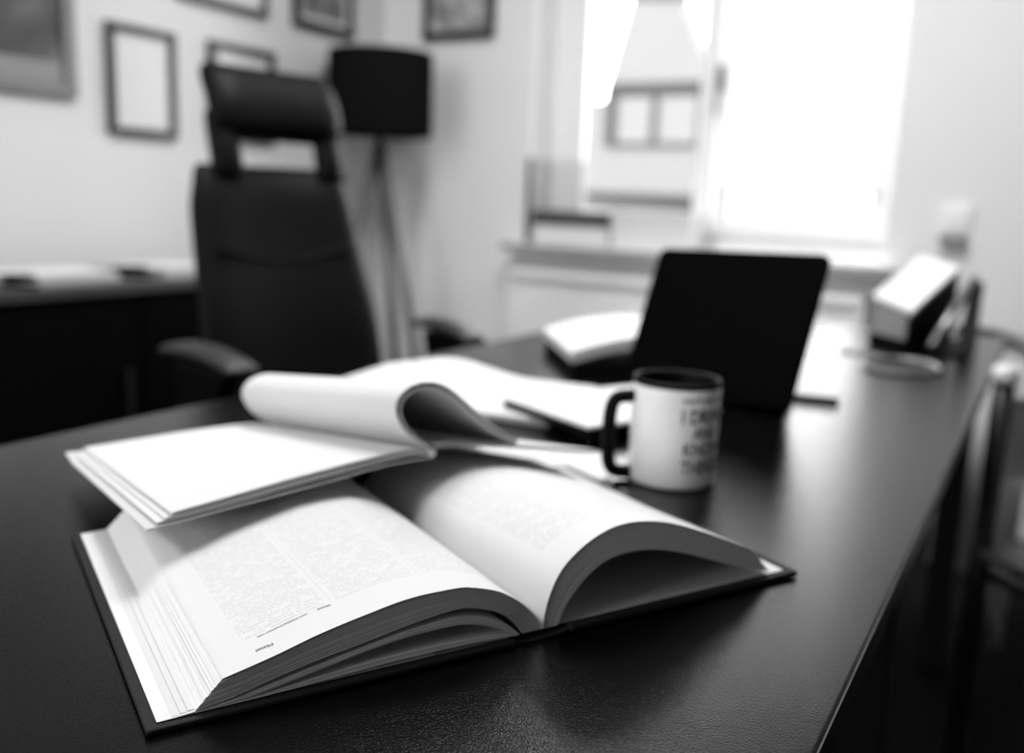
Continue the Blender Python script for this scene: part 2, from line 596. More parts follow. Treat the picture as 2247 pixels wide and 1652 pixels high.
win2 = bpy.data.objects.new('window_2', None)
COL.objects.link(win2)
struct(win2)
frame_bars('window_frame', BX0, BX1, BZ0, BZ1, 0.07, YF - 0.14, YF - 0.07, WHITEPVC, win2)
box('mullion', (-1.74, YF - 0.14, BZ0 + 0.07), (-1.66, YF - 0.07, BZ1 - 0.07), WHITEPVC, win2, 0.003)
box('pane', (BX0 + 0.07, YF - 0.108, BZ0 + 0.07), (-1.74, YF - 0.102, BZ1 - 0.07), GLASS, win2)
box('pane', (-1.66, YF - 0.108, BZ0 + 0.07), (BX1 - 0.07, YF - 0.102, BZ1 - 0.07), GLASS, win2)
box('window_sill', (BX0 - 0.03, YF - 0.07, BZ0 - 0.03), (BX1 + 0.03, YF + 0.12, BZ0), WHITEPVC, win2, 0.004)

# roller blind on the right sash
bl = thing('roller_blind', 'white translucent roller blind drawn down over the right window sash', 'blind', (-0.76, 3.15, DESK + 0.3))
box('fabric', (-0.245, -0.001, 0.03), (0.265, 0.001, 1.18), cloth_mat('blind_cloth', 0.08, 0.90), bl)
box('bottom_rail', (-0.247, -0.006, 0.008), (0.267, 0.006, 0.03), WHITEPVC, bl, 0.002)
tube('roller', [(-0.25, 0, 1.19), (0.27, 0, 1.19)], 0.018, WHITEPVC, bl)

# unseen ceiling panels added as fill light, above and behind the frame
FILL_MAT = emit_mat('fill_emission', FILL_PANEL)
for (px_, py_), lab in (((-0.72, 1.52), 'unseen square fill panel added on the ceiling above the desk'), ((-1.55, -1.50), 'unseen square fill panel added on the ceiling behind the camera')):
    lp = thing('fill_light', lab, 'fill light', (px_, py_, HC), 0, 'added fill panels')
    for lo, hi in (((-0.52, -0.52, -0.05), (-0.5, 0.52, 0)), ((0.5, -0.52, -0.05), (0.52, 0.52, 0)), ((-0.5, -0.52, -0.05), (0.5, -0.5, 0)), ((-0.5, 0.5, -0.05), (0.5, 0.52, 0))):
        box('housing', lo, hi, WHITEPVC, lp)
    box('diffuser', (-0.5, -0.5, -0.045), (0.5, 0.5, -0.035), FILL_MAT, lp)

# radiator under the sill
rad = thing('radiator', 'white ribbed panel radiator under the window sill', 'radiator', (-1.08, 2.90, 0.12))
box('panel', (-0.60, 0.03, 0.0), (0.60, 0.09, 0.60), RADI, rad, 0.006)
box('top_grille', (-0.605, 0.0, 0.60), (0.605, 0.10, 0.625), RADI, rad, 0.006)
rib_me = None
for k in range(40):
    x = -0.585 + k * 0.03
    if rib_me is None:
        r_ = prism('rib', [(-0.010, 0.03), (-0.006, 0.012), (0.006, 0.012), (0.010, 0.03)], 'z', 0.02, 0.58, RADI, rad)
        rib_me = r_.data
    else:
        r_ = link(bpy.data.objects.new('rib', rib_me), rad)
    r_.location = (x, 0, 0)
for s in (-1, 1):
    box('side_cover', (s * 0.605 - 0.006, 0.005, 0.0), (s * 0.605 + 0.006, 0.1, 0.60), RADI, rad)
    tube('pipe', [(s * 0.45, 0.06, 0.0), (s * 0.45, 0.06, -0.12)], 0.009, RADI, rad)

# light switch on the wall right of the window
sw = thing('wall_switch', 'white wall switch plate right of the window', 'switch', (-0.262, YB, DESK + 0.243))
box('plate', (-0.042, -0.012, -0.042), (0.042, 0, 0.042), WHITEPVC, sw, 0.003)
box('rocker', (-0.028, -0.018, -0.028), (0.028, -0.012, 0.028), WHITEPVC, sw, 0.002)
box('shadow_bar', (-0.036, -0.045, -0.062), (0.036, 0, -0.050), PEWTER, sw, 0.003)  # grey bar standing in for the shadow under the plate

# ------------------------------------------------------------------ the world outside
struct(box('ground_outside', (-60, -60, -3.4), (40, 90, -3.2), GROUND))
HY = 14.0
hs = thing('neighbour_house', 'pale gabled house with a clipped roof seen through the left window pane', 'house', (-5.6, HY, -3.2))
zo = DESK + 3.2
def hp(x, z):
    return (x + 5.6, z + zo)
wl, wr, wb, wt = -6.42, -4.84, 1.15, 2.10
poly_main = [hp(-8.2, -3.9), hp(-4.45, -3.9), hp(-4.45, 0.9), hp(-4.72, 2.02), hp(-5.33, 3.28), hp(-6.13, 3.33), hp(-6.47, 2.06), hp(-6.50, 1.85), hp(-8.2, 1.80)]
prism('gable_wall', poly_main, 'y', 0.0, 0.4, STUCCO, hs)
prism('roof', [hp(-6.17, 3.35), hp(-5.30, 3.30), hp(-5.32, 3.42), hp(-6.15, 3.47)], 'y', -0.03, 0.43, HROOF, hs)
hw = boxes('window', [((wl + 5.6, -0.05, wb + zo), (wl + 5.78, 0.0, wt + zo)), ((wr + 5.52, -0.05, wb + zo), (wr + 5.6, 0.0, wt + zo)),
                      ((wl + 5.78, -0.05, wt + zo - 0.2), (wr + 5.52, 0.0, wt + zo)), ((wl + 5.78, -0.05, wb + zo), (wr + 5.52, 0.0, wb + zo + 0.05)),
                      ((-0.06, -0.05, wb + zo + 0.05), (0.05, 0.0, wt + zo - 0.2))], HDARK, hs)
box('pane', (wl + 5.78, -0.03, wb + zo + 0.05), (-0.06, -0.01, wt + zo - 0.2), HCURT, hw)
box('pane', (0.05, -0.03, wb + zo + 0.05), (wr + 5.52, -0.01, wt + zo - 0.2), HCURT, hw)
prism('lower_eave', [hp(-6.75, 0.42), hp(-4.6, 0.42), hp(-4.6, 0.22), hp(-5.6, 0.30), hp(-6.75, 0.38)], 'y', -0.25, 0.0, HDARK, hs)

# ------------------------------------------------------------------ desk
dk = thing('office_desk', 'long black laminate desk carrying the books and the mug', 'desk', (0, 0, 0))
DX0, DX1, DY0, DY1 = -0.846, -0.068, -0.05, 2.26
box('desktop', (DX0, DY0, DESK - 0.026), (DX1, DY1, DESK), DESKM, dk, 0.0015)
box('edge_band', (DX1, DY0 + 0.002, DESK - 0.024), (DX1 + 0.0012, DY1 - 0.002, DESK - 0.002), DESKEDGE, dk)
box('edge_band', (DX0 - 0.0012, DY0 + 0.002, DESK - 0.024), (DX0, DY1 - 0.002, DESK - 0.002), DESKEDGE, dk)
for x in (DX0 + 0.06, DX1 - 0.06):
    for y in (DY0 + 0.08, DY1 - 0.08, 1.10):
        box('leg', (x - 0.025, y - 0.025, 0), (x + 0.025, y + 0.025, DESK - 0.026), BLACKMET, dk, 0.004)
for x in (DX0 + 0.06, DX1 - 0.06):
    box('rail', (x - 0.015, DY0 + 0.11, DESK - 0.07), (x + 0.015, DY1 - 0.11, DESK - 0.026), BLACKMET, dk)

# ------------------------------------------------------------------ the thick open book in front
TH = math.atan2(0.876, 0.482)
def gsc(y):
    return 1.0 - 0.42 * min(max(y, 0), 0.28) / 0.28
bk = thing('open_dictionary', 'thick open hardcover reference book with black cloth cover lying nearest the camera', 'book', (-0.333, 0.259, DESK), TH)
BH = 0.283
LIFT = 0.0021
def zl(z, y):
    return max(z, 0.002) + LIFT
def zr(z, y):
    return max(z * gsc(y), 0.002) + LIFT
bm = bmesh.new()
add_box(bm, (0.0, 0.0, 0.0006), (0.200, BH, 0.0034), 0.0009, 2)
lb = bm_obj('cover_board', bm, CLOTH, bk)
bm = bmesh.new()
add_box(bm, (0.2375, 0.0, 0.0006), (0.4285, BH, 0.0044), 0.0009, 2)
rb = bm_obj('cover_board', bm, CLOTH, bk)
spp = [(0.196, 0.0024), (0.2035, 0.0014), (0.212, 0.0008), (0.2195, 0.0008), (0.228, 0.0013), (0.236, 0.0024), (0.242, 0.0030)]
sheet_obj('spine', spp, 0.0007, 0.001, BH - 0.001, lambda z, y: z, CLOTH, bk, n=20, ny=1)
Y0, Y1 = 0.004, 0.279

# measured section profiles, gutter -> fore-edge
L_top = [(0.2195, 0.0025), (0.2159, 0.0097), (0.2061, 0.0202), (0.1904, 0.0311), (0.1727, 0.0372), (0.1613, 0.0390), (0.1341, 0.0386), (0.1084, 0.0343), (0.0839, 0.0291), (0.0606, 0.0226), (0.0362, 0.0169)]
L_b1 = [(0.2060, 0.0025), (0.2030, 0.0075), (0.1910, 0.0178), (0.1761, 0.0239), (0.1617, 0.0262), (0.1344, 0.0231), (0.1086, 0.0186), (0.0840, 0.0147), (0.0605, 0.0101), (0.0400, 0.0052), (0.0228, 0.0030)]
L_t2 = [(0.2045, 0.0025), (0.2010, 0.0058), (0.1905, 0.0131), (0.1762, 0.0193), (0.1619, 0.0211), (0.1345, 0.0196), (0.1086, 0.0158), (0.0840, 0.0117), (0.0600, 0.0074), (0.0380, 0.0038), (0.0220, 0.0028)]
L_b2 = [(0.2035, 0.0022), (0.1985, 0.0044), (0.1905, 0.0086), (0.1764, 0.0142), (0.1620, 0.0168), (0.1346, 0.0163), (0.1086, 0.0132), (0.0840, 0.0090), (0.0514, 0.0036), (0.0340, 0.0026), (0.0150, 0.0023)]
L_t3 = [(0.2030, 0.0022), (0.1950, 0.0040), (0.1850, 0.0055), (0.1623, 0.0068), (0.1348, 0.0072), (0.1087, 0.0066), (0.0840, 0.0050), (0.0605, 0.0034), (0.0400, 0.0026), (0.0250, 0.0024), (0.0125, 0.0022)]
L_b3 = [(0.2030, 0.0020), (0.1950, 0.0028), (0.1850, 0.0034), (0.1623, 0.0040), (0.1348, 0.0042), (0.1087, 0.0036), (0.0840, 0.0028), (0.0605, 0.0021), (0.0400, 0.0020), (0.0250, 0.0020), (0.0055, 0.0020)]
R_top = [(0.2195, 0.0025), (0.2218, 0.0185), (0.2303, 0.0366), (0.2457, 0.0495), (0.2652, 0.0577), (0.2859, 0.0589), (0.3116, 0.0541), (0.3432, 0.0425), (0.3860, 0.0238)]
R_bot = [(0.2310, 0.0025), (0.2350, 0.0120), (0.2410, 0.0203), (0.2535, 0.0318), (0.2700, 0.0387), (0.2947, 0.0389), (0.3249, 0.0317), (0.3660, 0.0167), (0.4056, 0.0040)]

def page_block(name, top, bot, nsheet, zf, parent, m, nn=34, jit=0.0006, fill=0.72, skip_first=True, clump=None):
    T, _ = resample(top, nn)
    B, _ = resample(bot, nn)
    V, Fc, UV = [], [], []
    for k in range(1 if skip_first else 0, nsheet):
        t0 = k / nsheet
        t1 = (k + fill) / nsheet
        j = random.uniform(-jit, jit)
        a = [T[i].lerp(B[i], t0) for i in range(nn)]
        b = [T[i].lerp(B[i], t1) for i in range(nn)]
        ex = random.uniform(-jit, jit) * 1.2
        for q in (a, b):
            d = (q[-1] - q[-2]).normalized()
            q[-1] = q[-1] + d * ex
        add_sheet(V, Fc, UV, a, b, Y0 + 0.0006 + j * 0.5, Y1 - 0.0006 + j * 0.5, zf, 5)
    o = mesh(name, V, Fc, m, parent, True)
    o['kind'] = 'stuff'
    return o

def shade_flat_edges(o, ang=40):
    for p in o.data.polygons:
        p.use_smooth = True
    try:
        o.data.set_sharp_from_angle(angle=math.radians(ang))
    except Exception:
        pass

PGL = print_mat('left_page_print', 0.014, 0.170, 3, 0.030, 0.262)
PGR = print_mat('right_page_print', 0.040, 0.176, 3, 0.030, 0.262)
def top_page(name, top, bot, nsheet, zf, m, flip):
    nn = 44
    T, L = resample(top, nn)
    B, _ = resample(bot, nn)
    b = [T[i].lerp(B[i], 0.55 / nsheet) for i in range(nn)]
    arc = [(L * (nn - 1 - i) / (nn - 1)) if flip else (L * i / (nn - 1)) for i in range(nn)]
    V, Fc, UV = [], [], []
    add_sheet(V, Fc, UV, T, b, Y0, Y1, zf, 10, arc)
    o = mesh(name, V, Fc, m, bk, True, UV)
    shade_flat_edges(o)
    return o, T, L
pl, TL, LL = top_page('left_page', L_top, L_b1, 22, zl, PGL, True)
pr_, TR, LR = top_page('right_page', R_top, R_bot, 30, zr, PGR, False)
blk = [page_block('page_block', L_top, L_b1, 24, zl, bk, PAPEREDGE, jit=0.0003, fill=0.72),
       page_block('page_block', L_t2, L_b2, 9, zl, bk, PAPEREDGE, jit=0.0003, fill=0.9, skip_first=False),
       page_block('page_block', L_t3, L_b3, 4, zl, bk, PAPEREDGE, jit=0.0003, fill=0.88, skip_first=False),
       page_block('page_block', R_top, R_bot, 34, zr, bk, PAPEREDGE, jit=0.0002, fill=0.90)]
for o in blk:
    shade_flat_edges(o)
sheet_obj('endpaper', [(0.2330, 0.0046), (0.30, 0.0046), (0.36, 0.0046), (0.420, 0.0046)], 0.0004, 0.006, BH - 0.006, lambda z, y: z, PAPER, bk, n=8, ny=1)
sheet_obj('endpaper', [(0.1980, 0.0037), (0.12, 0.0037), (0.06, 0.0037), (0.0056, 0.0037)], 0.0003, 0.006, BH - 0.006, lambda z, y: z, PAPER, bk, n=8, ny=1, side=-1)

for k, xe in enumerate((0.0085, 0.0125, 0.0165, 0.0200)):
    zz = 0.0041 + 0.0004 * k
    sheet_obj('loose_leaf', [(0.150, zz), (0.10, zz), (0.05, zz), (xe, zz)], 0.00022, 0.0052 + 0.0004 * k, BH - 0.006, lambda z, y: z, PAPER, bk, n=6, ny=1, side=-1)

def page_point(T, zf, x, y, lift=0.00022):
    for a, b in zip(T, T[1:]):
        lo, hi = min(a.x, b.x), max(a.x, b.x)
        if lo <= x <= hi and hi > lo:
            f = (x - a.x) / (b.x - a.x)
            return (x, y, zf(a.y + (b.y - a.y) * f, y) + lift)
    return (x, y, zf(T[-1].y, y) + lift)
def page_text(name, body, size, x0, y0, T, zf, parent):
    vs, fs = text_verts(body, size, 'LEFT')
    return mesh(name, [page_point(T, zf, x0 - v.x, y0 - v.y) for v in vs], fs, INK, parent)
page_text('head_word', 'Mittel', 0.0038, 0.0640, 0.0165, TL, zl, pl)
page_text('head_word', 'Mittel', 0.0030, 0.0985, 0.0285, TL, zl, pl)
page_text('print_line', 'zum Haltbarmachen von', 0.0027, 0.0860, 0.0285, TL, zl, pl)

# ------------------------------------------------------------------ the brochure with the rolled-over pages
bro = thing('open_brochure', 'open white brochure with curled over pages resting on the back of the thick book', 'brochure', (-0.385, 0.555, DESK), math.atan2(0.93, 0.37))
TILT = 0.042 / 0.28
def zb(z, y):
    return max(z - TILT * y, 0.0035)
BL_ = 0.28
def leaf(x, y, z):
    q = max(0.0, min(1.0, -x / 0.2))
    return (x + 0.019 * q * y / 0.28, y, z + 0.016 * q * y / 0.28)
sheet_obj('back_cover', [(0.004, 0.0585), (-0.035, 0.0585), (-0.089, 0.0530), (-0.154, 0.0470), (-0.206, 0.0425)], 0.0009, -0.002, BL_ + 0.004, zb, PAPERGREY, bro, side=-1, warp=leaf)
for k, (dz, ex) in enumerate(((0.0018, 0.199), (0.0038, 0.194), (0.0065, 0.190))):
    sheet_obj('page_bundle', [(-0.002, 0.0600 + dz * 0.7), (-0.016, 0.0620 + dz * 0.8), (-0.054, 0.0585 + dz), (-0.106, 0.0535 + dz), (-0.154, 0.0478 + dz), (-ex, 0.0436 + dz)], 0.0013, 0.0, BL_, zb, PAPER, bro, side=-1, warp=leaf)
tube('spine_fold', [(0.003, -0.002, 0.0625), (0.003, BL_, 0.0625 - TILT * BL_)], 0.0035, PAPERGREY, bro, 10)
roll = [(0.000, 0.0660), (-0.012, 0.0735), (-0.0215, 0.0820), (-0.0280, 0.0930), (-0.0290, 0.1010), (-0.0250, 0.1090), (-0.0150, 0.1148), (-0.003, 0.1162), (0.009, 0.1140), (0.023, 0.1060), (0.045, 0.0880), (0.068, 0.0710), (0.086, 0.0600)]
sheet_obj('rolled_pages', roll, 0.0012, 0.0, BL_, zb, PAPER, bro, n=44)
roll2 = [(0.001, 0.0660), (-0.010, 0.0745), (-0.0180, 0.0825), (-0.0235, 0.0925), (-0.0240, 0.0995), (-0.0205, 0.1065), (-0.0120, 0.1112), (-0.002, 0.1128), (0.008, 0.1108), (0.022, 0.1034), (0.043, 0.0862), (0.066, 0.0690), (0.086, 0.0586)]
sheet_obj('rolled_pages', roll2, 0.0016, 0.002, BL_ - 0.001, zb, PAPER, bro, n=44)
sheet_obj('front_cover', [(0.003, 0.0655), (0.025, 0.0650), (0.083, 0.0555), (0.140, 0.0445), (0.180, 0.0380)], 0.0010, -0.001, BL_ + 0.004, zb, PAPERGREY, bro)
sheet_obj('page_bundle', [(0.004, 0.0680), (0.025, 0.0672), (0.083, 0.0575), (0.140, 0.0465), (0.176, 0.0402)], 0.0014, 0.001, BL_, zb, PAPER, bro)

# humped magazine behind it
mg = thing('humped_magazine', 'white magazine with a humped page lying behind the rolled brochure', 'magazine', (-0.775, 0.850, DESK), math.atan2(0.17, 0.985))
sheet_obj('cover', [(0.0, 0.0030), (0.1, 0.0030), (0.2, 0.0028), (0.315, 0.0028)], 0.0009, 0, 0.225, lambda z, y: z, PAPERGREY, mg, n=8, ny=2)
for k in range(3):
    d = 0.0022 * k
    sheet_obj('page_bundle', [(0.0, 0.010 - d * 0.4), (0.04, 0.018 - d), (0.08, 0.026 - d), (0.12, 0.026 - d), (0.16, 0.018 - d), (0.20, 0.0105 - d * 0.8), (0.24, 0.0088 - d * 0.65), (0.31, 0.0085 - d * 0.6)], 0.0012, 0.002, 0.222, lambda z, y: z, PAPER, mg)

# notebook beside the mug
NB = math.atan2(-0.43, 0.90)
nb = thing('notebook', 'thin black edged notebook with printed white pages beside the mug handle', 'notebook', (-0.540, 0.930, DESK), NB)
box('cover', (0, 0, 0.0092), (0.158, 0.20, 0.0175), CERBLACK, nb, 0.001)
NBP = print_mat('notebook_print', 0.02, 0.185, 2, 0.015, 0.185, pitch=0.006, letter=0.0016, ink=0.2, rules=False)
mesh('page_stack', [(0.002, 0.002, 0.0175), (0.157, 0.002, 0.0175), (0.157, 0.199, 0.0175), (0.002, 0.199, 0.0175), (0.002, 0.002, 0.0205), (0.157, 0.002, 0.0205), (0.157, 0.199, 0.0205), (0.002, 0.199, 0.0205)],
     [(0, 1, 2, 3), (4, 5, 6, 7), (0, 1, 5, 4), (1, 2, 6, 5), (2, 3, 7, 6), (3, 0, 4, 7)], NBP, nb, False,
     [(-1, -1)] * 4 + [(0.0, 0.0), (0.157, 0), (0.157, 0.197), (0, 0.197)])

# loose sheet between the book and the mug
ls = box('loose_sheet', (0, 0, 0.0), (0.115, 0.16, 0.0005), PAPER)
ls.location = (-0.318, 0.748, DESK)
ls.rotation_euler = (0, 0, math.radians(114.3))
tag(ls, 'loose white sheet lying flat between the thick book and the mug', 'paper')

# ------------------------------------------------------------------ mug
mug = thing('mug', 'white mug with black lettering, black handle and black inside', 'mug', (-0.2835, 0.8035, DESK))
R, HM = 0.0402, 0.097
lathe('body', [(0, 0.0), (R - 0.004, 0.0), (R - 0.0008, 0.0018), (R, 0.005), (R, HM - 0.006), (R - 0.0004, HM - 0.0045), (R - 0.003, HM - 0.0045), (R - 0.0035, 0.008), (0, 0.006)], CERAMIC, mug, 72)
lathe('black_lining', [(R, HM - 0.0055), (R + 0.0001, HM - 0.002), (R - 0.0012, HM), (R - 0.003, HM - 0.001), (R - 0.0042, HM - 0.006), (R - 0.0045, 0.012), (0, 0.010), (0, 0.009), (R - 0.0036, 0.010), (R - 0.0032, HM - 0.006)], CERBLACK, mug, 72)
ha = math.atan2(-0.60, -0.80)
hdv = Vector((math.cos(ha), math.sin(ha), 0))
path = []
for k in range(19):
    t = -1 + 2 * k / 18
    z = 0.043 + 0.036 * math.sin(t * math.pi / 2) * 1.0
    out = R - 0.003 + 0.024 * math.sqrt(max(0.0, 1 - abs(t) ** 3.2))
    path.append(hdv * out + Vector((0, 0, z)))
hb = bmesh.new()
add_tube(hb, path, 0.0064, 14)
hobj = bm_obj('handle', hb, CERBLACK, mug, True)
# lettering wrapped round the body
tow = math.atan2(-0.803, 0.280)            # direction from the mug to the camera
tc_ = tow + math.radians(44)
bmv, bmf = [], []
for body, size, zc, sx in (("THAT'S WHAT I DO", 0.0062, 0.0805, 0.9), ('I DRINK', 0.0175, 0.0625, 0.80), ('AND', 0.0150, 0.0485, 0.80), ('KNOW', 0.0155, 0.0335, 0.85), ('THINGS', 0.0175, 0.0165, 0.72)):
    vs, fs = text_verts(body, size, 'CENTER', size * 0.022)
    base = len(bmv)
    for v in vs:
        a = tc_ + v.x * sx / R
        bmv.append(((R + 0.0002) * math.cos(a), (R + 0.0002) * math.sin(a), zc + v.y))
    bmf += [tuple(i + base for i in f) for f in fs]
mesh('lettering', bmv, bmf, mat('mug_print', 0.02, 0.5, 0.3), mug)

# ------------------------------------------------------------------ tablet computer
A = Vector((-0.508, 1.207, DESK))
B = A + Vector((math.cos(math.radians(-18)), math.sin(math.radians(-18)), 0)) * 0.264
ud = (B - A).normalized()
tab = thing('tablet_computer', 'thin matte black tablet computer standing upright behind the mug', 'tablet', A, math.atan2(ud.y, ud.x))
TW, THT, LEAN = (B - A).length, 0.201, math.radians(22)
tb = prism('shell', [(p[0] + TW / 2, p[1] + THT / 2) for p in rounded(TW, THT, 0.011)], 'y', 0.0, 0.007, TABLET, tab, 0.0008)
sc = prism('screen', [(p[0] + TW / 2, p[1] + THT / 2) for p in rounded(TW - 0.014, THT - 0.016, 0.004)], 'y', -0.0005, 0.0005, mat('dark_screen', 0.001, 0.6, 0.02), tab)
for o in (tb, sc):
    o.matrix_local = Matrix.Rotation(-LEAN, 4, 'X') @ Matrix.Rotation(math.radians(-2.0), 4, 'Y')
    o.location = (0, 0, 0.0034)
ks = box('kickstand', (0.05, -0.0015, -0.1275), (TW - 0.05, 0.0015, 0.0), TABLET, tab, 0.0005)
ks.location = (0, 0.135 * math.sin(LEAN) + 0.006, 0.135 * math.cos(LEAN) - 0.002)
ks.rotation_euler = (math.radians(18), 0, 0)

# pale notepad behind the tablet
pd = thing('notepad', 'pale grey notepad lying behind the lower right corner of the tablet', 'notepad', (-0.224, 1.272, DESK), math.radians(11))
box('pad', (-0.10, 0, 0.0008), (0, 0.14, 0.0085), PAPERGREY, pd, 0.0006)
box('backing', (-0.1005, -0.0005, 0), (0.0005, 0.1405, 0.0030), PEWTER, pd)

# ------------------------------------------------------------------ second open book behind the tablet
b2 = thing('open_black_book', 'open book with black cover and white pages half hidden behind the tablet', 'book', (-0.588, 1.215, DESK), math.radians(38))
box('cover_board', (0, 0, 0.0005), (0.20, 0.25, 0.018), CERBLACK, b2, 0.002)
box('cover_board', (0.215, 0, 0.0005), (0.335, 0.25, 0.018), CERBLACK, b2, 0.002)
box('spine', (0.198, 0.001, 0.0005), (0.217, 0.249, 0.006), CERBLACK, b2, 0.001)
for pts, sd in (([(0.2075, 0.020), (0.195, 0.045), (0.17, 0.058), (0.13, 0.060), (0.08, 0.056), (0.03, 0.045), (-0.004, 0.034)], -1), ([(0.2075, 0.020), (0.22, 0.045), (0.245, 0.058), (0.27, 0.060), (0.29, 0.054), (0.315, 0.045), (0.332, 0.036)], 1)):
    for k in range(4):
        d = 0.0045 * k
        sheet_obj('page_bundle', [(x, z - d * (0.3 if i == 0 else 1.0)) for i, (x, z) in enumerate(pts)], 0.0035, 0.004, 0.246, lambda z, y: max(z, 0.0185), PAPER, b2, side=sd)

# ------------------------------------------------------------------ desk organiser at the far end
og = thing('desk_organiser', 'black wedge shaped organiser with white cards on its sloping top', 'organiser', (0, 0, DESK))
def hexa(name, b4, t4, m, parent):
    return mesh(name, b4 + t4, [(0, 1, 2, 3), (4, 5, 6, 7), (0, 1, 5, 4), (1, 2, 6, 5), (2, 3, 7, 6), (3, 0, 4, 7)], m, parent)
T2, T3, T1 = Vector((-0.216, 1.870, 0.066)), Vector((-0.161, 2.080, 0.142)), Vector((-0.302, 1.965, 0.083))
T4 = T1 + T3 - T2
def flat(v, z=0.0):
    return (v.x, v.y, z)
hexa('box', [flat(T2), flat(T3), flat(T4), flat(T1)], [tuple(T2), tuple(T3), tuple(T4), tuple(T1)], CERBLACK, og)
hexa('card_stack', [tuple(v + Vector((0, 0, 0.001))) for v in (T2, T3, T4, T1)], [tuple(v + Vector((0, 0, 0.010))) for v in (T2, T3, T4, T1)], PAPER, og)
nrm = Vector((0.9, -0.25, 0)).normalized()
f1, f2 = T2.lerp(T1, 0.06), T2.lerp(T1, 0.94)
off = Vector((-0.003, -0.004, 0))
hexa('front_label', [tuple(Vector(flat(f1, 0.02)) + off), tuple(Vector(flat(f2, 0.02)) + off), flat(f2, 0.02), flat(f1, 0.02)],
     [tuple(Vector(flat(f1, f1.z - 0.004)) + off), tuple(Vector(flat(f2, f2.z - 0.004)) + off), flat(f2, f2.z - 0.004), flat(f1, f1.z - 0.004)], PEWTER, og)
tube('slanting_pen', [(-0.176, 1.872, 0.012), (-0.132, 2.055, 0.132)], 0.0095, GREYMET, og, 14)
prism('side_plate', [(1.865, 0.0), (2.10, 0.0), (2.10, 0.120), (2.04, 0.128)], 'x', -0.135, -0.115, CERBLACK, og)
box('tray', (-0.185, 1.855, 0.0), (-0.115, 2.09, 0.006), CERBLACK, og)

# coiled cable in front of it
cp = []
for k in range(70):
    t = k / 69
    if t < 0.35:
        q = t / 0.35
        cp.append((-0.318 + 0.11 * q, 1.760 - 0.02 * q + 0.012 * math.sin(q * 6), 0.003))
    else:
        q = (t - 0.35) / 0.65
        a = 1.9 - q * 10.5
        cp.append((-0.190 + (0.056 + 0.006 * q) * math.cos(a) - 0.01, 1.655 + (0.075 + 0.008 * q) * math.sin(a), 0.003 + 0.003 * q))
cbl = tube('charging_cable', cp, 0.0026, PEWTER, None, 8)
cbl.location = (0, 0, DESK)
tag(cbl, 'thin grey charging cable coiled on the desk before the organiser', 'cable')

# ------------------------------------------------------------------ executive chair
CF = Vector((0.975, -0.22, 0)).normalized()
ch = thing('executive_chair', 'tall black leather executive chair with headrest slot facing the desk', 'chair', (-1.21, 1.42, 0), math.atan2(CF.y, CF.x))
CEN = 0.045
def back_f(z):
    return -0.225 - 0.16 * (z - DESK + 0.15) / 0.65
def backrest(s, t):
    z = DESK - 0.30 + t * 0.60
    hw_ = 0.228 - 0.034 * max(0, (z - DESK + 0.10)) / 0.40
    if t > 0.93:
        hw_ -= 0.012
    y = CEN + (2 * s - 1) * hw_
    bulge = 0.010 * math.exp(-((z - DESK + 0.02) / 0.12) ** 2)
    return (back_f(z) + bulge + 0.035 * (2 * s - 1) ** 2, y, z), (0.95, -0.12 * (2 * s - 1), 0.3)
bkr = slab_grid('backrest', backrest, 0.07, LEATHER, ch, 12, 16)
def headrest(s, t):
    z = DESK + 0.350 + t * 0.155
    hw_ = 0.164 * (1 - 0.10 * abs(2 * t - 1) ** 5)
    y = CEN + 0.022 + (2 * s - 1) * hw_
    return (back_f(z) + 0.03 + 0.02 * math.sin(t * math.pi) + 0.014 * (2 * s - 1) ** 2 - 0.020 * t * t, y, z), (0.97, -0.06 * (2 * s - 1), 0.1 + 0.35 * t)
slab_grid('headrest', headrest, 0.075, LEATHER, ch, 12, 10)
for s in (-1, 1):
    def post(u_, t, s=s):
        z = DESK + 0.268 + t * 0.140
        return (back_f(z) + 0.044, CEN + 0.020 + s * 0.130 + (u_ - 0.5) * 0.072, z), (1, 0, 0.2)
    slab_grid('headrest_post', post, 0.05, LEATHER, ch, 4, 6)
seam = []
for k in range(21):
    q = -1 + k / 10
    z = DESK + 0.135 - 0.035 * (1 - q * q)
    y = CEN + q * 0.168
    seam.append((back_f(z) + 0.035 + 0.035 * q * q + 0.010 * math.exp(-((z - DESK + 0.02) / 0.12) ** 2), y, z))
tube('seam', seam, 0.005, LEATHER, bkr, 8)
def seatfn(s, t):
    return (-0.16 + t * 0.47, (2 * s - 1) * (0.245 - 0.02 * t), 0.47 + 0.01 * math.sin(math.pi * t)), (0, 0, 1)
slab_grid('seat', seatfn, 0.10, LEATHER, ch, 10, 10)
for s, x0, xs in ((-1, -0.075, 0.0), (1, -0.115, 0.0)):
    yc = s * 0.29 + (0.0 if s > 0 else -0.035)
    def pad(u_, t, x0=x0, yc=yc, s=s):
        x = x0 + 0.03 + t * 0.205
        w = 0.034 - 0.010 * abs(t - 0.45)
        return (x, yc + (u_ - 0.5) * 2 * w - s * 0.02 * t, DESK - 0.032 + 0.012 * math.sin(math.pi * t) - 0.012 * t), (0, 0, 1)
    ap = slab_grid('armrest', pad, 0.027, ARMPAD, ch, 6, 10)
    prism('arm_support', [(x0 + 0.06, DESK - 0.045), (x0 + 0.235, DESK - 0.045), (x0 + 0.19, DESK - 0.11), (x0 + 0.17, DESK - 0.20), (x0 + 0.16, 0.45), (x0 + 0.10, 0.45), (x0 + 0.10, DESK - 0.20)], 'y', yc - 0.018, yc + 0.018, PLASTIC, ch, 0.005)
tube('gas_column', [(0.02, 0, 0.10), (0.02, 0, 0.42)], 0.028, BLACKMET, ch)
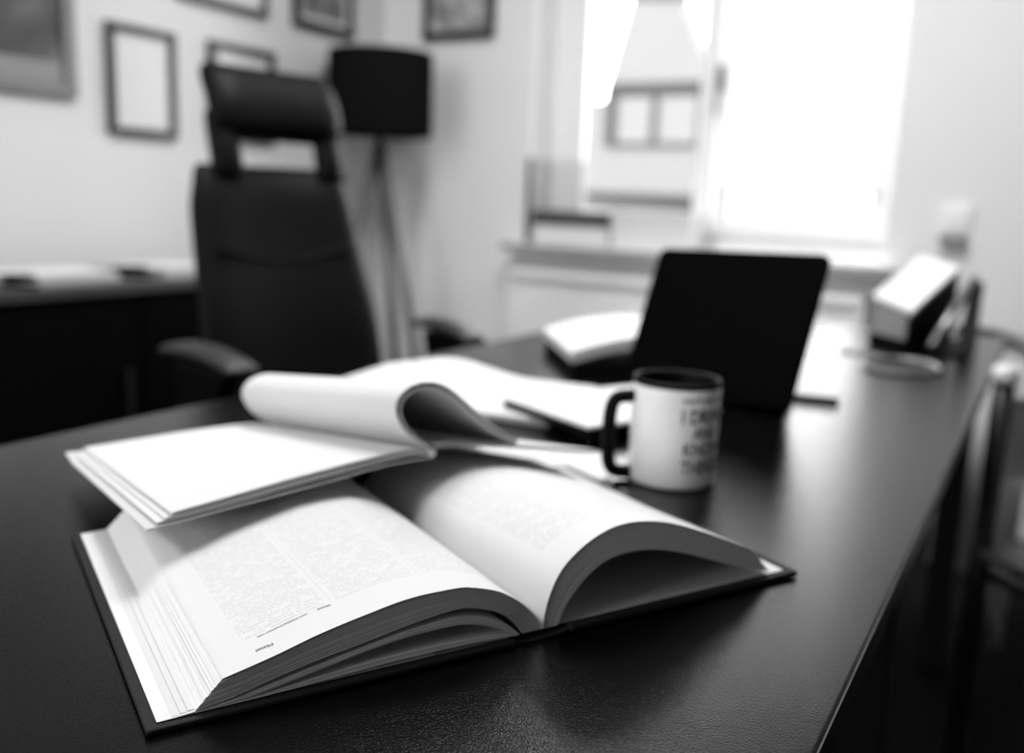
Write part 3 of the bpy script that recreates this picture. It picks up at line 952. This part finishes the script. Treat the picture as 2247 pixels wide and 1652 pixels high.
for k in range(5):
    a = 2 * math.pi * k / 5 + 0.3
    tube('base_leg', [(0.02, 0, 0.12), (0.02 + 0.30 * math.cos(a), 0.30 * math.sin(a), 0.075)], [0.03, 0.018], PLASTIC, ch)
    cs = lathe('caster', [(0, -0.02), (0.026, -0.02), (0.03, -0.012), (0.03, 0.012), (0.026, 0.02), (0, 0.02)], PLASTIC, ch, 20)
    cs.location = (0.02 + 0.30 * math.cos(a), 0.30 * math.sin(a), 0.030)
    cs.rotation_euler = (math.pi / 2, 0, a)

# ------------------------------------------------------------------ tripod floor lamp
lm = thing('floor_lamp', 'tripod floor lamp with black drum shade in the room corner', 'lamp', (-2.135, 2.73, 0))
SR = 0.183
lathe('shade', [(SR, DESK + 0.455), (SR, DESK + 0.735), (SR - 0.004, DESK + 0.735), (SR - 0.004, DESK + 0.455), (SR, DESK + 0.455)], SHADE, lm, 48)
tube('stem', [(0, 0, DESK + 0.34), (0, 0, DESK + 0.56)], 0.012, BLACKMET, lm)
lathe('hub', [(0, DESK + 0.33), (0.026, DESK + 0.34), (0.026, DESK + 0.40), (0.012, DESK + 0.44), (0, DESK + 0.44)], BLACKMET, lm, 24)
lathe('bulb', [(0, DESK + 0.55), (0.016, DESK + 0.56), (0.03, DESK + 0.60), (0.028, DESK + 0.63), (0, DESK + 0.65)], CERAMIC, lm, 20)
bm = bmesh.new()
for k in range(3):
    a = k * 2.0944
    add_tube(bm, [(0, 0, DESK + 0.545), (SR * math.cos(a), SR * math.sin(a), DESK + 0.545)], 0.003, 8)
bm_obj('spider', bm, BLACKMET, lm)
for deg, rr in ((-8, 0.31), (104, 0.25), (236, 0.31)):
    a = math.radians(deg)
    tube('leg', [(0.012 * math.cos(a), 0.012 * math.sin(a), DESK + 0.385), (rr * math.cos(a), rr * math.sin(a), 0.0)], [0.0165, 0.014], LEGWOOD, lm, 12)

# ------------------------------------------------------------------ framed pictures
def picture(name, label, wall, c0, c1, za, zb_, bar, fm, pic, cat='picture', group=None, depth=0.022, mat_w=0.0):
    w, h = c1 - c0, zb_ - za
    if wall == 'left':
        t = thing(name, label, cat, (XL, (c0 + c1) / 2, DESK + za), math.radians(-90), group)   # local x -> -Y, local y -> +X
    else:
        t = thing(name, label, cat, ((c0 + c1) / 2, YB, DESK + za), math.radians(180), group)
    # local: x across, y out of the wall, z up
    for nm, lo, hi in (('frame_bar', (-w / 2, 0, 0), (-w / 2 + bar, depth, h)), ('frame_bar', (w / 2 - bar, 0, 0), (w / 2, depth, h)),
                       ('frame_bar', (-w / 2 + bar, 0, 0), (w / 2 - bar, depth, bar)), ('frame_bar', (-w / 2 + bar, 0, h - bar), (w / 2 - bar, depth, h))):
        box(nm, lo, hi, fm, t, 0.0015)
    if mat_w:
        box('mount', (-w / 2 + bar, 0.002, bar), (w / 2 - bar, 0.008, h - bar), PAPER, t)
    box('print', (-w / 2 + bar + mat_w, 0.004, bar + mat_w), (w / 2 - bar - mat_w, 0.010, h - bar - mat_w), pic, t)
    return t
certm = print_mat('certificate_print', 0, 0.0001, 1, 0, 0.0001)
bigp = picture('painting', 'large dark grey painting at the left end of the wall', 'left', 1.00, 1.672, 0.470, 1.05, 0.035, FRAMEGREY, picture_mat('painting_surface', [(0.35, 0.025), (0.5, 0.055), (0.62, 0.15)], 3.2, 0.6))
box('stripe', (-0.30, 0.010, 0.036), (0.30, 0.0115, 0.085), mat('painting_light_band', 0.20, 0.6), bigp)
picture('certificate', 'black framed white certificate standing alone left of the executive chair', 'left', 1.772, 2.004, 0.388, 0.690, 0.021, FRAMEBLK, mat('certificate_paper', 0.54, 0.4, noise=0.05, nscale=25), 'certificate')
picture('certificate', 'black framed certificate half hidden behind the chair headrest', 'left', 2.138, 2.415, 0.40, 0.697, 0.024, FRAMEBLK, mat('certificate_paper_b', 0.58, 0.4, noise=0.1, nscale=25), 'certificate')
picture('picture_frame', 'dark framed pale picture cut off by the top of the photo above the chair', 'left', 2.02, 2.385, 0.800, 1.20, 0.022, FRAMEBLK, mat('pale_print', 0.55, 0.4, noise=0.1, nscale=18), 'picture')
picture('picture_frame', 'dark framed grey picture on the left wall above the floor lamp', 'left', 2.512, 2.822, 0.805, 1.20, 0.026, FRAMEBLK, picture_mat('grey_print', [(0.35, 0.06), (0.5, 0.16), (0.65, 0.4)], 9.0, 1.0), 'picture', mat_w=0.02)
picture('picture_frame', 'black framed speckled picture on the wall left of the window', 'back', -2.153, -1.845, 0.82, 1.20, 0.028, FRAMEBLK, picture_mat('speckled_print', [(0.3, 0.12), (0.5, 0.32), (0.7, 0.6)], 16.0, 0.5), 'picture', mat_w=0.006)

# ------------------------------------------------------------------ sideboard with papers
ST = DESK + 0.018
sb = thing('sideboard', 'low black sideboard with grey edged top along the left wall', 'sideboard', (XL + 0.02, 0, 0))
SBY0, SBY1 = -0.9, 2.02
box('carcass', (0.0, SBY0 + 0.02, 0.06), (0.405, SBY1 - 0.02, ST - 0.026), SIDEM, sb, 0.002)
box('top', (0.0, SBY0, ST - 0.026), (0.432, SBY1, ST), SIDETOP, sb, 0.002)
box('plinth', (0.02, SBY0 + 0.04, 0), (0.38, SBY1 - 0.04, 0.06), SIDEM, sb)
nd = 6
dw = (SBY1 - SBY0 - 0.06) / nd
for k in range(nd):
    y = SBY0 + 0.03 + k * dw
    d_ = box('door', (0.405, y + 0.003, 0.07), (0.421, y + dw - 0.003, ST - 0.032), SIDEM, sb, 0.0015)
    box('handle', (0.421, y + dw - 0.05, 0.42), (0.430, y + dw - 0.035, 0.55), BLACKMET, d_, 0.002)
specs = [((-2.12, 1.10), (0.30, 0.22), 0.020, 8, PAPER, 'white paper pile at the left end of the sideboard'),
         ((-2.10, 1.385), (0.20, 0.29), 0.018, -6, PAPER, 'white paper pile in the middle of the sideboard'),
         ((-2.10, 1.76), (0.21, 0.28), 0.022, 12, PAPERGREY, 'pale paper pile beside the chair back on the sideboard')]
for (x, y), (w, h), t_, ang, m_, lab in specs:
    pt_ = thing('paper_pile', lab, 'paper', (x, y, ST), math.radians(ang))
    for k in range(3):
        jx, jy = random.uniform(-0.008, 0.008), random.uniform(-0.008, 0.008)
        box('sheet_bundle', (-w / 2 + jx, -h / 2 + jy, t_ * k / 3), (w / 2 + jx, h / 2 + jy, t_ * (k + 0.9) / 3), m_, pt_)
for (x, y), lab in (((-1.965, 1.235), 'small dark stapler between paper piles on the sideboard left'), ((-2.02, 1.575), 'small dark hole punch between paper piles on the sideboard')):
    st_ = thing('stapler' if 'stapler' in lab else 'hole_punch', lab, 'stapler' if 'stapler' in lab else 'hole punch', (x, y, ST), math.radians(20))
    box('base', (-0.05, -0.014, 0), (0.05, 0.014, 0.008), PLASTIC, st_, 0.002)
    prism('arm', [(-0.05, 0.008), (-0.04, 0.026), (0.03, 0.030), (0.05, 0.020), (0.05, 0.014)], 'y', -0.012, 0.012, PLASTIC, st_, 0.002)

# ------------------------------------------------------------------ things on the window sill
SZ = DESK + 0.10
wbk = thing('sill_book', 'pale thick book lying under the dark books on the window sill', 'book', (-1.495, 3.07, SZ), 0)
box('cover', (-0.145, -0.08, 0), (0.15, 0.08, 0.064), PAPERGREY, wbk, 0.002)
box('page_block', (-0.140, -0.083, 0.006), (0.146, 0.078, 0.058), PAPER, wbk)
for k, (za, th, g, lab) in enumerate(((0.064, 0.028, 0.03, 'dark book lying on the pale book on the window sill'), (0.092, 0.026, 0.09, 'grey topmost book of the small pile on the window sill'))):
    d_ = thing('sill_book', lab, 'book', (-1.495, 3.07, SZ + za + 0.0003), math.radians(1.5 * k))
    mm = mat('sill_book_cloth_%d' % k, g, 0.6)
    box('cover', (-0.150, -0.078, 0), (0.150, 0.075, 0.003), mm, d_, 0.0006)
    box('cover', (-0.150, -0.078, th - 0.003), (0.150, 0.075, th - 0.0003), mm, d_, 0.0006)
    box('spine', (-0.150, -0.080, 0), (0.150, -0.076, th - 0.0003), mm, d_, 0.0006)
    box('page_block', (-0.145, -0.076, 0.003), (0.145, 0.070, th - 0.003), PAPER, d_)
cb_ = thing('carton', 'white carton standing on the window sill right of the books', 'box', (-1.185, 3.06, SZ), math.radians(-2))
box('body', (-0.145, -0.075, 0), (0.145, 0.075, 0.125), PAPER, cb_, 0.002)
box('lid', (-0.148, -0.078, 0.100), (0.148, 0.078, 0.130), PAPER, cb_, 0.002)
bd = thing('ring_binder', 'white binder with a dark edge standing upright at the left window reveal', 'binder', (-1.60, 3.12, SZ), 0)
box('cover', (-0.058, 0.036, 0), (0.07, 0.040, 0.30), PAPER, bd, 0.0015)
box('dark_spine', (-0.072, -0.135, 0), (-0.060, -0.115, 0.30), mat('binder_dark', 0.04, 0.5), bd, 0.001)
box('page_block', (-0.066, -0.115, 0.004), (-0.058, 0.036, 0.295), PAPER, bd)

# ------------------------------------------------------------------ visitor chairs right of the desk
vc = thing('visitor_chair', 'black visitor chair with chrome capped back post beside the desk edge', 'chair', (-0.030, 1.700, 0), math.atan2(-0.58, 0.81))
def vseat(s, t):
    return (-0.005 + s * 0.44, -0.045 + t * 0.46, 0.442 + 0.006 * math.sin(math.pi * s)), (0, 0, 1)
slab_grid('seat', vseat, 0.05, mat('seat_fabric', 0.12, 0.7, 0.3, noise=0.2, nscale=80), vc, 10, 10)
for y in (0.0, 0.40):
    tube('back_post', [(-0.018, y, 0), (-0.018, y, 0.728)], 0.0165, BLACKMET, vc, 16)
    lathe('post_cap', [(0, 0.728), (0.0195, 0.728), (0.0205, 0.734), (0.0205, 0.748), (0.018, 0.754), (0, 0.755)], mat('satin_cap', 0.75, 0.4), vc, 24).location = (-0.018, y, 0)
    tube('front_leg', [(0.40, y, 0), (0.40, y, 0.42)], 0.0125, BLACKMET, vc, 16)
    tube('side_rail', [(-0.018, y, 0.40), (0.40, y, 0.40)], 0.010, BLACKMET, vc, 12)
box('back_panel', (-0.022, 0.014, 0.56), (-0.014, 0.386, 0.70), MESHM, vc, 0.002)

mc = thing('mesh_chair', 'chair with dark curved top rail and grey mesh back past the far desk corner', 'chair', (0.16, 2.46, 0), 0)
def arc_pt(q):
    P = [Vector((-0.18, 2.42)), Vector((-0.10, 2.40)), Vector((-0.045, 2.30)), Vector((-0.012, 2.12)), Vector((0.0, 1.99))]
    pr3, _ = resample([(p.x, p.y) for p in P], 21)
    return pr3
ap_ = arc_pt(0)
ZT = DESK - 0.010
V, Fc = [], []
for i, p in enumerate(ap_):
    zt = ZT - (0.03 * max(0, (i - 14) / 6) ** 2)
    for z in (zt, 0.14):
        V.append((p.x - 0.16, p.y - 2.46, z))
        V.append((p.x - 0.16 + 0.006, p.y - 2.46 + 0.004, z))
for i in range(len(ap_) - 1):
    a0, b0 = 4 * i, 4 * (i + 1)
    for k0, k1 in ((0, 1), (1, 3), (3, 2), (2, 0)):
        Fc.append((a0 + k0, a0 + k1, b0 + k1, b0 + k0))
mesh('mesh_back', V, Fc, MESHM, mc, True)
tube('top_rail', [(p.x - 0.16, p.y - 2.46, ZT - 0.03 * max(0, (i - 14) / 6) ** 2) for i, p in enumerate(ap_)], 0.012, BLACKMET, mc, 12)
tube('bottom_rail', [(p.x - 0.16, p.y - 2.46, 0.14) for p in ap_], 0.010, BLACKMET, mc, 12)
def mseat(s, t):
    return (-0.12 + s * 0.42, -0.30 + t * 0.42, 0.44), (0, 0, 1)
slab_grid('seat', mseat, 0.05, LEATHER, mc, 8, 8)
for x, y in ((-0.08, -0.26), (0.26, -0.26), (-0.08, 0.08), (0.26, 0.08)):
    tube('leg', [(x, y, 0), (x, y, 0.43)], 0.012, BLACKMET, mc, 12)
